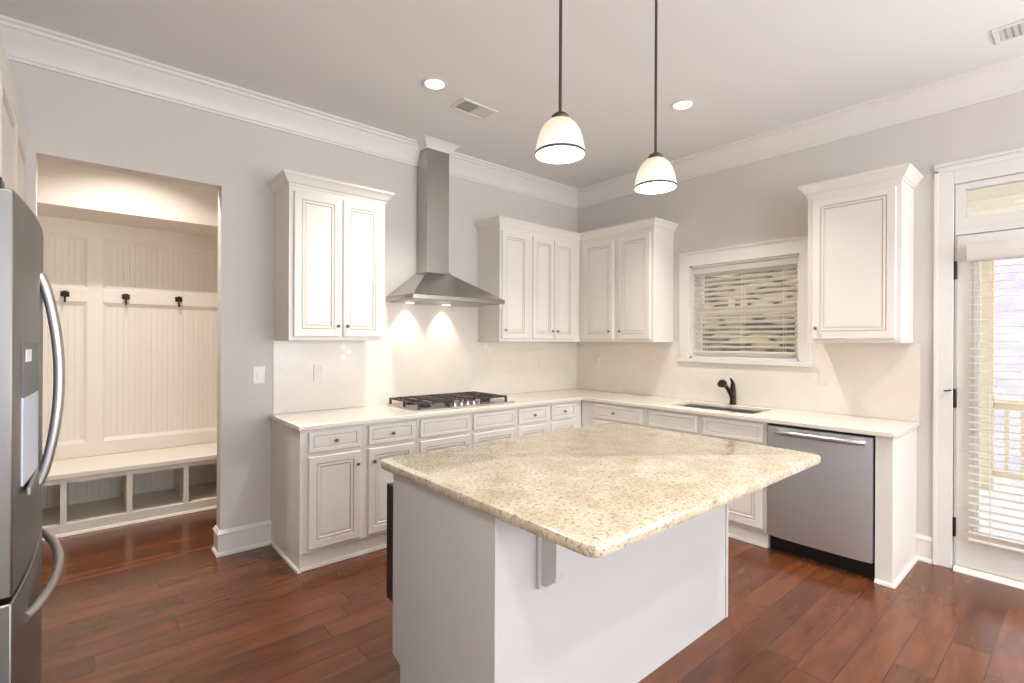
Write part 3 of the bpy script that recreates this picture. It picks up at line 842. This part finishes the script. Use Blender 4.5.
# dispenser on the near door
dy0, dy1 = -2.14, -1.90
ds = empty('dispenser'); ds.parent = rf
def dsp(m, name, mt):
    o = m.build(name, mt); o.parent = ds; o.matrix_parent_inverse = Matrix.Translation(-Vector(rf.location)); return o
def follow(y0, y1, z0, z1, out, thick=.004):
    n = 6; a = [(bow(y0 + (y1 - y0) * i / n) + out, y0 + (y1 - y0) * i / n) for i in range(n + 1)]; b = [(x - thick, y) for x, y in reversed(a)]
    m = MB(); m.prism(a + b, 'z', z0, z1); return m
dsp(follow(dy0, dy1, 1.30, 1.43, .004), 'control_panel', M['dgrey'])
dsp(follow(dy0 + .02, dy0 + .09, 1.385, 1.415, .0055), 'display', M['plastic'])
dsp(follow(dy0, dy1, 1.09, 1.30, .0035), 'recess_back', M['dispblue'])
m_ = MB(); m_.box(bow(-1.98) - .002, bow(-1.98) + .006, dy0, dy1, 1.065, 1.085, bev=.003); dsp(m_, 'drip_tray', M['steel_dark'])

# ------------------------------------------------------------------ cabinets over the refrigerator
oc = empty('wall_cabinet', (XL, 0, 0), PI / 2); tag(oc, 'white wall cabinets reaching over the refrigerator along the left wall', 'cabinet', GU)
# local frame: x runs toward +world y, front faces +world x, i.e. local -y
DC = .647
m_ = MB(); m_.box(-2.30, -.004, -DC, -.002, 1.84, 2.49, bev=.0015, seg=1); m_.build('body', M['cab'], oc)
for i, (a, b) in enumerate(((-2.27, -1.74), (-1.72, -1.20), (-1.17, -.63), (-.60, -.06))):
    front('door', a, b, 1.87, 2.44, -DC, oc, ((b - .03) if i % 2 == 0 else (a + .03), 1.93))
m_ = MB(); m_.sweep([(-2.30, -.002), (-2.30, -DC), (-.004, -DC)], [(o_ * .45, z) for o_, z in UP_CROWN], side=-1); m_.build('crown_molding', M['cab'], oc, smooth=True, angle=25)

# ------------------------------------------------------------------ kitchen window
w1 = struct(empty('window_1', (0, 0, 0)))
def casing_flat(m, y0, y1, z0, z1, t=.02): m.box(-t, -.0005, y0, y1, z0, z1, bev=.003, seg=1)
m_ = MB()
casing_flat(m_, WY0, WY0 + .10, WZ0 - .0, WZ1 + .0); casing_flat(m_, WY1 - .085, WY1, WZ0, WZ1)
casing_flat(m_, WY1 - .085, WY0 + .10, WZ1, WZ1 + .105)
m_.sweep([(-.0005, WY0 + .10), (-.0005, WY1 - .085)], [(0, WZ1 + .105), (.022, WZ1 + .105), (.026, WZ1 + .112), (.034, WZ1 + .122), (.034, WZ1 + .13), (0, WZ1 + .13)], side=-1)
m_.build('casing', M['trim'], w1)
m_ = MB(); m_.box(-.035, -.0005, WY1 - .095, WY0 + .11, WZ0 - .038, WZ0 - .001, bev=.004); m_.build('sill', M['trim'], w1)
m_ = MB()   # jamb liner
m_.box(.0, .15, WY0 - .018, WY0 - .001, WZ0, WZ1); m_.box(.0, .15, WY1 + .001, WY1 + .018, WZ0, WZ1)
m_.box(.0, .15, WY1 + .001, WY0 - .001, WZ1 - .018, WZ1 - .001); m_.box(.0, .15, WY1 + .001, WY0 - .001, WZ0 + .001, WZ0 + .018)
m_.build('jamb', M['trim'], w1)
def sash(name, x0, x1, z0, z1):
    m = MB(); w = .045; y0, y1 = WY1 + .019, WY0 - .019
    m.cells([y0, y0 + w, y1 - w, y1], [z0, z0 + w, z1 - w, z1], lambda y, z: not (y0 + w < y < y1 - w and z0 + w < z < z1 - w), x0, x1, T=lambda y, z, x: (x, y, z))
    o = m.build(name, M['plastic'], w1)
    MB().box((x0 + x1) / 2 - .002, (x0 + x1) / 2 + .002, y0 + w, y1 - w, z0 + w, z1 - w).build('pane', M['glass'], o)
sash('lower_sash', .085, .11, WZ0 + .019, 1.725); sash('upper_sash', .112, .137, 1.69, WZ1 - .019)
lb = MB(); lb.box(.1185, .1195, -1.745, -1.685, 1.745, 1.815); lb.box(.1185, .1195, -1.855, -1.795, 1.74, 1.81); lb.build('paper_label', M['plastic'], w1)

# blinds
def blind(root, y0, y1, ztop, zbot, x, pitch, depth, tilt, crown_h=.055, headtop=0.0):
    m = MB(); n = int((ztop - zbot - .03) / pitch)
    for i in range(n):
        z = ztop - .03 - i * pitch
        ca, sa = math.cos(tilt) * depth / 2, math.sin(tilt) * depth / 2
        t = .0014
        m.prism([(x - ca, z - sa - t), (x, z + .002 - t), (x + ca, z + sa - t), (x + ca, z + sa + t), (x, z + .002 + t), (x - ca, z - sa + t)], 'y', y0, y1) if False else None
        pts = [(x - ca, z - sa - t), (x, z - t + .0015), (x + ca, z + sa - t), (x + ca, z + sa + t), (x, z + t + .0015), (x - ca, z - sa + t)]
        m.loft([[(p[0], y0, p[1]) for p in pts], [(p[0], y1, p[1]) for p in pts]])
    m.build('slats', M['blind'], root)
    zb = ztop - .03 - n * pitch
    MB().box(x - depth / 2, x + depth / 2, y0, y1, zb - .008, zb + .008, bev=.003, seg=1).build('bottom_rail', M['blind'], root)
    for f in (.12, .5, .88) if abs(y1 - y0) > .7 else (.15, .85):
        y = y0 + (y1 - y0) * f
        for xx in (x - depth / 2 - .001, x + depth / 2 + .001):
            MB().box(xx - .0006, xx + .0006, y - .0012, y + .0012, zb, ztop).build('ladder_cord', M['blind'], root)
b1 = empty('window_blind', (0, 0, 0)); tag(b1, 'white horizontal slat blind hanging in the sink window', 'blind', None)
blind(b1, WY1 + .022, WY0 - .022, WZ1 - .06, WZ0 + .02, .045, .043, .048, math.radians(-20))
MB().box(.012, .075, WY1 + .020, WY0 - .020, WZ1 - .075, WZ1 - .02, bev=.004).build('head_rail', M['blind'], b1)

# ------------------------------------------------------------------ patio door with transom
d1 = struct(empty('door_1', (0, 0, 0)))
m_ = MB()
casing_flat(m_, DY0 + .004, DY0 + .10, 0, 2.58); casing_flat(m_, DY1 - .10, DY1 - .004, 0, 2.58); casing_flat(m_, DY1 - .004, DY0 + .004, DZ - .002, 2.58)
m_.sweep([(-.0005, DY0 + .10), (-.0005, DY1 - .10)], [(0, 2.58), (.022, 2.58), (.03, 2.59), (.03, 2.60), (0, 2.60)], side=-1)
for zz in (2.545,): m_.box(-.026, -.02, DY1 - .1, DY0 + .10, zz, zz + .03, bev=.002, seg=1)
m_.box(-.026, -.02, DY0 + .078, DY0 + .10, 0, 2.56, bev=.002, seg=1)
m_.build('casing', M['trim'], d1)
m_ = MB(); m_.box(0, .15, DY0 - .003, DY0 + .003, 0, DZ); m_.box(0, .15, DY1 - .003, DY1 + .003, 0, DZ)
m_.box(-.004, .15, DY1 + .004, DY0 - .004, 2.132, 2.175)
m_.build('jamb', M['trim'], d1)
ty0, ty1, tz0, tz1 = DY1 + .004, DY0 - .004, 2.176, DZ - .004
m_ = MB(); m_.cells([ty0, ty0 + .045, ty1 - .045, ty1], [tz0, tz0 + .06, tz1 - .04, tz1], lambda y, z: not (ty0 + .045 < y < ty1 - .045 and tz0 + .06 < z < tz1 - .04), .0, .05, T=lambda y, z, x: (x, y, z))
o = m_.build('transom_frame', M['trim'], d1)
MB().box(.023, .027, ty0 + .045, ty1 - .045, tz0 + .06, tz1 - .04).build('transom_pane', M['glass'], o)
ly0, ly1, lz0, lz1 = DY1 + .010, DY0 - .010, .028, 2.126
gy0, gy1, gz0, gz1 = ly0 + .11, ly1 - .105, .25, 2.02
m_ = MB(); m_.cells([ly0, gy0, gy1, ly1], [lz0, gz0, gz1, lz1], lambda y, z: not (gy0 < y < gy1 and gz0 < z < gz1), .002, .046, T=lambda y, z, x: (x, y, z))
leaf = m_.build('door_leaf', M['trim'], d1); chamfer(leaf, .003, 1)
MB().box(.020, .026, gy0, gy1, gz0, gz1).build('glass_pane', M['glass'], leaf)
m_ = MB()
for (a, b, c_, d_) in ((gy0 - .025, gy0, gz0 - .025, gz1 + .025), (gy1, gy1 + .025, gz0 - .025, gz1 + .025)): m_.box(-.010, .0018, a, b, c_, d_, bev=.003, seg=1)
m_.box(-.010, .0018, gy0, gy1, gz0 - .025, gz0, bev=.003, seg=1); m_.box(-.010, .0018, gy0, gy1, gz1, gz1 + .025, bev=.003, seg=1)
m_.build('glazing_bead', M['trim'], leaf)
for (a, b) in ((1.85, 1.965), (1.03, 1.145), (.21, .33)):
    m_ = MB(); m_.lathe([(.008, a), (.0085, a + .004), (.0085, b - .004), (.008, b)], (-.006, DY0 - .0035, 0), 12)
    m_.box(-.004, .0, DY0 - .012, DY0 + .004, a + .005, b - .005)
    h_ = m_.build('hinge', M['black'], d1, smooth=True)
m_ = MB(); m_.tube([(-.006, DY0 - .0035, 1.147), (-.006, DY0 - .0035, 1.152)], .011, 10); m_.tube([(-.006, DY0, 1.145), (-.04, DY0 + .035, 1.137)], .004, 8); m_.lathe([(.008, 0), (.008, .008)], (-.046, DY0 + .037, 1.133), 10)
m_.build('door_stop_pin', M['bronze'], d1, smooth=True)
m_ = MB(); m_.tube([(-.0, ly0 + .06, .95), (-.05, ly0 + .06, .95)], .012, 10); m_.tube([(-.05, ly0 + .06, .95), (-.055, ly0 + .17, .95)], .009, 10); m_.build('lever_handle', M['bronze'], d1, smooth=True)
m_ = MB(); m_.prism([(-.05, .001), (-.045, .012), (.0, .024), (.15, .024), (.15, .001)], 'y', DY1 + .004, DY0 - .004); m_.build('threshold', M['trim'], d1)
b2 = empty('window_blind', (0, 0, 0)); tag(b2, 'white horizontal slat blind with curved valance hung on the patio door', 'blind', None)
blind(b2, ly0 + .06, -3.298, 2.03, .21, -.042, .0455, .048, math.radians(4))
m_ = MB(); pf = [(-.014, 1.95), (-.066, 1.95), (-.076, 1.958), (-.08, 1.975), (-.08, 2.02), (-.074, 2.04), (-.062, 2.055), (-.014, 2.058)]
m_.loft([[(x, ly0 + .05, z) for x, z in pf], [(x, -3.288, z) for x, z in pf]]); m_.build('valance', M['blind'], b2, smooth=True, angle=30)

# windows behind the camera that let the daylight in
for i, (a, b) in enumerate(BX):
    w = struct(empty('window_%d' % (i + 2), (0, 0, 0)))
    m = MB(); m.cells([a, a + .05, (a + b) / 2 - .02, (a + b) / 2 + .02, b - .05, b], [.7, .75, 1.53, 1.57, 2.35, 2.4],
                      lambda x, z: not ((a + .05 < x < (a + b) / 2 - .02 or (a + b) / 2 + .02 < x < b - .05) and (.75 < z < 1.53 or 1.57 < z < 2.35)), YB - .1, YB - .05, T=lambda x, z, y: (x, y, z))
    m.build('window_frame', M['trim'], w)
    m = MB(); m.box(a - .09, a, YB, YB + .02, .7, 2.49); m.box(b, b + .09, YB, YB + .02, .7, 2.49); m.box(a, b, YB, YB + .02, 2.4, 2.49); m.box(a - .1, b + .1, YB, YB + .04, .66, .7); m.build('casing', M['trim'], w)
w = struct(empty('window_4', (0, 0, 0)))
m = MB(); m.cells([SY1, SY1 + .05, (SY0 + SY1) / 2 - .02, (SY0 + SY1) / 2 + .02, SY0 - .05, SY0], [SZ0, SZ0 + .05, SZ1 - .05, SZ1],
                  lambda y, z: not (SZ0 + .05 < z < SZ1 - .05 and (SY1 + .05 < y < (SY0 + SY1) / 2 - .02 or (SY0 + SY1) / 2 + .02 < y < SY0 - .05)), .05, .1, T=lambda y, z, x: (x, y, z))
m.build('window_frame', M['trim'], w)

# ------------------------------------------------------------------ switches and outlets
def plate(kind, loc, rz, lbl, mt, grp='wall plates'):
    r = empty(kind, loc, rz); tag(r, lbl, 'outlet' if kind == 'wall_outlet' else 'switch', grp)
    m = MB(); m.box(-.037, .037, -.006, 0, -.059, .059, bev=.003); m.build('cover_plate', mt, r)
    if kind == 'wall_outlet':
        for z in (-.02, .02):
            m = MB(); m.box(-.016, .016, -.008, -.006, z - .013, z + .013, bev=.002, seg=1); m.build('receptacle', mt, r)
    else:
        m = MB(); m.box(-.016, .016, -.009, -.006, -.033, .033, bev=.002, seg=1); m.build('rocker', M['plastic'], r)
    return r
plate('light_switch', (-3.30, -.0005, 1.197), 0, 'white rocker light switch on the wall between mudroom opening and counter', M['plastic'])
plate('wall_outlet', (-2.89, -.0085, 1.197), 0, 'pale outlet on the backsplash under the tall cabinet left of the hood', M['plate'])
plate('wall_outlet', (-.56, -.0085, 1.22), 0, 'small outlet on the hood-wall backsplash close to the room corner', M['plate'])
plate('wall_outlet', (-.0085, -.306, 1.22), RZB, 'small outlet on the window-wall backsplash close to the room corner', M['plate'])
plate('wall_outlet', (-.0085, -2.481, 1.19), RZB, 'pale outlet on the backsplash below the right wall cabinet, beside the window sill', M['plate'])

# ------------------------------------------------------------------ ceiling fittings
def downlight(loc, lbl, power):
    r = empty('recessed_downlight', loc); tag(r, lbl, 'ceiling light', 'recessed ceiling lights')
    m = MB(); m.lathe([(.062, -.001), (.085, -.001), (.087, -.004), (.078, -.008), (.064, -.006), (.060, -.001)], n=32, cap=False); m.build('trim_ring', M['trim'], r, smooth=True)
    m = MB(); m.lathe([(.061, -.0015), (.061, -.004), (.04, -.006), (.001, -.0065)], n=28); m.build('lens', M['lens'], r, smooth=True)
    a = area('downlight_lamp', (loc[0], loc[1], loc[2] - .012), (0, 0, -1), .12, .12, power, (1.0, .95, .88), 'DISK', spread=math.radians(105))
    return r
downlight((-2.496, -.996, H), 'lit round recessed ceiling light left of the air vent, in front of the hood', 16)
downlight((-1.02, -1.905, H), 'lit round recessed ceiling light right of the pendants, in front of the sink window', 16)
for (x, y) in ((-4.05, -3.25), (-1.1, -4.1), (-2.6, -4.6), (-4.0, -5.6), (-1.2, -6.0)):
    downlight((x, y, H), 'lit round recessed ceiling light behind the viewpoint', 18)
# mudroom lamp
def mudlight():
    r = empty('recessed_downlight', (-3.95, .5, H)); tag(r, 'recessed ceiling light inside the mudroom beyond the opening', 'ceiling light', 'recessed ceiling lights')
    m = MB(); m.lathe([(.062, -.001), (.085, -.001), (.087, -.004), (.078, -.008), (.064, -.006), (.060, -.001)], n=32, cap=False); m.build('trim_ring', M['trim'], r, smooth=True)
    m = MB(); m.lathe([(.061, -.0015), (.061, -.004), (.04, -.006), (.001, -.0065)], n=28); m.build('lens', M['lens'], r, smooth=True)
    area('mudroom_lamp', (-3.95, .5, H - .012), (0, 0, -1), .12, .12, 23, (1.0, .94, .86), 'DISK', spread=math.radians(120))
mudlight()

def vent(x0, x1, y0, y1, lbl, nsl, along_x, half=False):
    r = empty('ceiling_vent', ((x0 + x1) / 2, (y0 + y1) / 2, H)); tag(r, lbl, 'vent', 'ceiling air vents')
    hx, hy = (x1 - x0) / 2, (y1 - y0) / 2; w = .022
    m = MB(); m.cells([-hx, -hx + w, hx - w, hx], [-hy, -hy + w, hy - w, hy], lambda x, y: not (abs(x) < hx - w and abs(y) < hy - w), -.009, -.0005); o = m.build('frame', M['vent'], r); chamfer(o, .002, 1)
    MB().box(-hx + w, hx - w, -hy + w, hy - w, -.003, -.0008).build('duct_backing', M['ventdark'], r)
    m = MB()
    if along_x:
        for i in range(nsl):
            c_ = -hx + w + (i + .5) * (2 * hx - 2 * w) / nsl; q = (2 * hx - 2 * w) / nsl * .32; sgn = -1 if i < nsl / 2 else 1
            m.loft([[(c_ - q, y, -.008 if sgn < 0 else -.0035), (c_ + q, y, -.0035 if sgn < 0 else -.008), (c_ + q, y, -.0045 if sgn > 0 else -.003), (c_ - q, y, -.0075 if sgn < 0 else -.003)] for y in (-hy + w, hy - w)])
    else:
        for i in range(nsl):
            c_ = -hy + w + (i + .5) * (2 * hy - 2 * w) / nsl; q = (2 * hy - 2 * w) / nsl * .32
            m.loft([[(x, c_ - q, -.008), (x, c_ + q, -.004), (x, c_ + q, -.003), (x, c_ - q, -.007)] for x in (-hx + w, hx - w)])
    m.build('louvers', M['vent'], r)
vent(-2.245, -1.94, -.97, -.79, 'white rectangular ceiling vent beside the recessed light, above the hood', 16, True)
vent(-.55, -.36, -3.80, -3.44, 'white rectangular ceiling vent near the patio door wall, cut by the picture edge', 12, False)

# pendants
def pendant(x, y, z, lbl):
    r = empty('pendant_light', (x, y, z)); tag(r, lbl, 'pendant light', 'pendant lights over the island')
    MB().lathe([(.001, H - z - .03), (.03, H - z - .028), (.058, H - z - .014), (.063, H - z - .001), (.001, H - z - .0008)], n=28).build('canopy', M['rod'], r, smooth=True)
    MB().lathe([(.0062, .165), (.0062, H - z - .028)], n=12).build('rod', M['rod'], r, smooth=True)
    MB().lathe([(.001, .168), (.009, .167), (.012, .161), (.024, .157), (.032, .150), (.034, .144), (.031, .1375), (.001, .1372)], n=24).build('socket_cap', M['rod'], r, smooth=True)
    P = [(.028, .137), (.044, .130), (.062, .113), (.077, .088), (.086, .060), (.092, .030), (.0955, .0)]
    sh = MB(); sh.lathe(P + [(.0925, .0)] + [(a - .003, b) for a, b in reversed(P)], n=36, cap=False); s_ = sh.build('glass_shade', M['shade'], r, smooth=True)
    MB().lathe([(.0935, .009), (.0958, .009), (.0970, .007), (.0975, .002), (.0960, .0), (.092, .001)], n=36, cap=False).build('metal_band', M['rod'], s_, smooth=True)
    MB().lathe([(.001, .02), (.020, .028), (.027, .05), (.024, .072), (.013, .095), (.012, .136)], n=16, cap=False).build('bulb', M['bulb'], r, smooth=True)
    l = bpy.data.lights.new('pendant_lamp', 'POINT'); l.energy = 3.5; l.color = (1, .93, .82); l.shadow_soft_size = .035
    lo = bpy.data.objects.new('pendant_lamp', l); lo.location = (x, y, z + .005); col.objects.link(lo)
    return r
pendant(-2.852, -2.47, 2.153, 'lit opal glass pendant over the island, nearer one hanging higher in view')
pendant(-2.214, -2.47, 2.157, 'lit opal glass pendant over the island, farther one nearer the sink window')

# ------------------------------------------------------------------ outside: porch, railing, retaining wall, trees
def ystruct(o): return struct(o)
m_ = MB()
for i in range(22):
    x0 = .16 + i * .14; m_.box(x0, x0 + .134, -6.4, -2.55, -.09, -.06)
ystruct(m_.build('floor_porch', M['deck']))
m_ = MB()
m_.box(.16, 3.2, -6.4, -2.55, 2.66, 2.70)
for i in range(8): m_.box(.30 + i * .40, .34 + i * .40, -6.4, -2.55, 2.56, 2.66)
m_.box(2.86, 3.02, -6.4, -2.55, 2.42, 2.66)
ystruct(m_.build('ceiling_porch', M['porch']))
def post(x, y, w, lbl):
    o = MB().box(x - w / 2, x + w / 2, y - w / 2, y + w / 2, -.06, 2.42, bev=.006).build('porch_post', M['yellow']); tag(o, lbl, 'post', 'porch posts')
post(2.92, -3.085, .10, 'pale yellow wooden porch post seen through the patio door, left one')
post(2.92, -6.0, .10, 'pale yellow wooden porch post at the far end of the railing')
rl = empty('deck_railing', (2.92, 0, 0)); tag(rl, 'pale wooden deck railing with balusters outside the patio door', 'railing')
MB().box(-.05, .05, -5.94, -3.14, .83, .87, bev=.004).build('top_rail', M['yellow'], rl)
MB().box(-.02, .02, -5.94, -3.14, .76, .828).build('sub_rail', M['yellow'], rl)
MB().box(-.02, .02, -5.94, -3.14, .06, .13).build('bottom_rail', M['yellow'], rl)
bp_ = MB().box(-.016, .016, -.016, .016, .131, .759).build('baluster', M['yellow'], rl)
for i in range(23):
    b_ = bp_ if i == 0 else bp_.copy()
    if i: col.objects.link(b_); b_.parent = rl
    b_.location = (0, -3.23 - i * .115, 0)
m_ = MB(); m_.box(3.1, 3.5, -2.3, 5.0, -1.2, 2.75); ow = m_.build('retaining_wall', M['stone']); tag(ow, 'stacked tan stone retaining wall outside the sink window', 'wall')
struct(ow)
hill = MB(); n_ = 20
hill.loft([[(9 + 1.2 * k_, -26, -1.2 + .042 * k_ ** 2 + .25 * k_), (9 + 1.2 * k_, 8, -1.2 + .042 * k_ ** 2 + .25 * k_)] for k_ in range(12)], close=False, cap=False)
ystruct(hill.build('hill', M['brush']))
gr = MB(); gr.box(.16, 3.1, -2.45, 9, -1.3, -1.2); gr.box(3.5, 40, -25, 20, -1.25, -1.15)
ystruct(gr.build('ground', M['earth']))
def tree(x, y, h, seed, lbl):
    rnd = random.Random(seed); t = MB()
    def limb(p, d, L, r, lv):
        q = p + d * L; mid = p + d * L * .5 + Vector((rnd.uniform(-.06, .06), rnd.uniform(-.06, .06), 0)) * L
        t.tube([p, mid, q], [r, r * .8, r * .6], 5)
        if lv:
            for k_ in range(3):
                nd = (d + Vector((rnd.uniform(-.8, .8), rnd.uniform(-.8, .8), rnd.uniform(-.1, .5)))).normalized()
                limb(mid + (q - mid) * rnd.uniform(.2, 1), nd, L * rnd.uniform(.5, .7), r * .5, lv - 1)
    limb(Vector((x, y, -1.2)), Vector((0, 0, 1)), h, .12, 4)
    tag(t.build('bare_tree', M['bark']), lbl, 'tree', 'bare trees behind the porch')
tree(9.5, -8.2, 4.6, 1, 'leafless winter tree behind the deck railing')
tree(14.5, -1.5, 5.2, 2, 'leafless winter tree behind the deck railing')
tree(21.4, -8.0, 4.2, 3, 'leafless winter tree behind the deck railing')
tree(27.5, -2.8, 5.6, 4, 'leafless winter tree behind the deck railing')
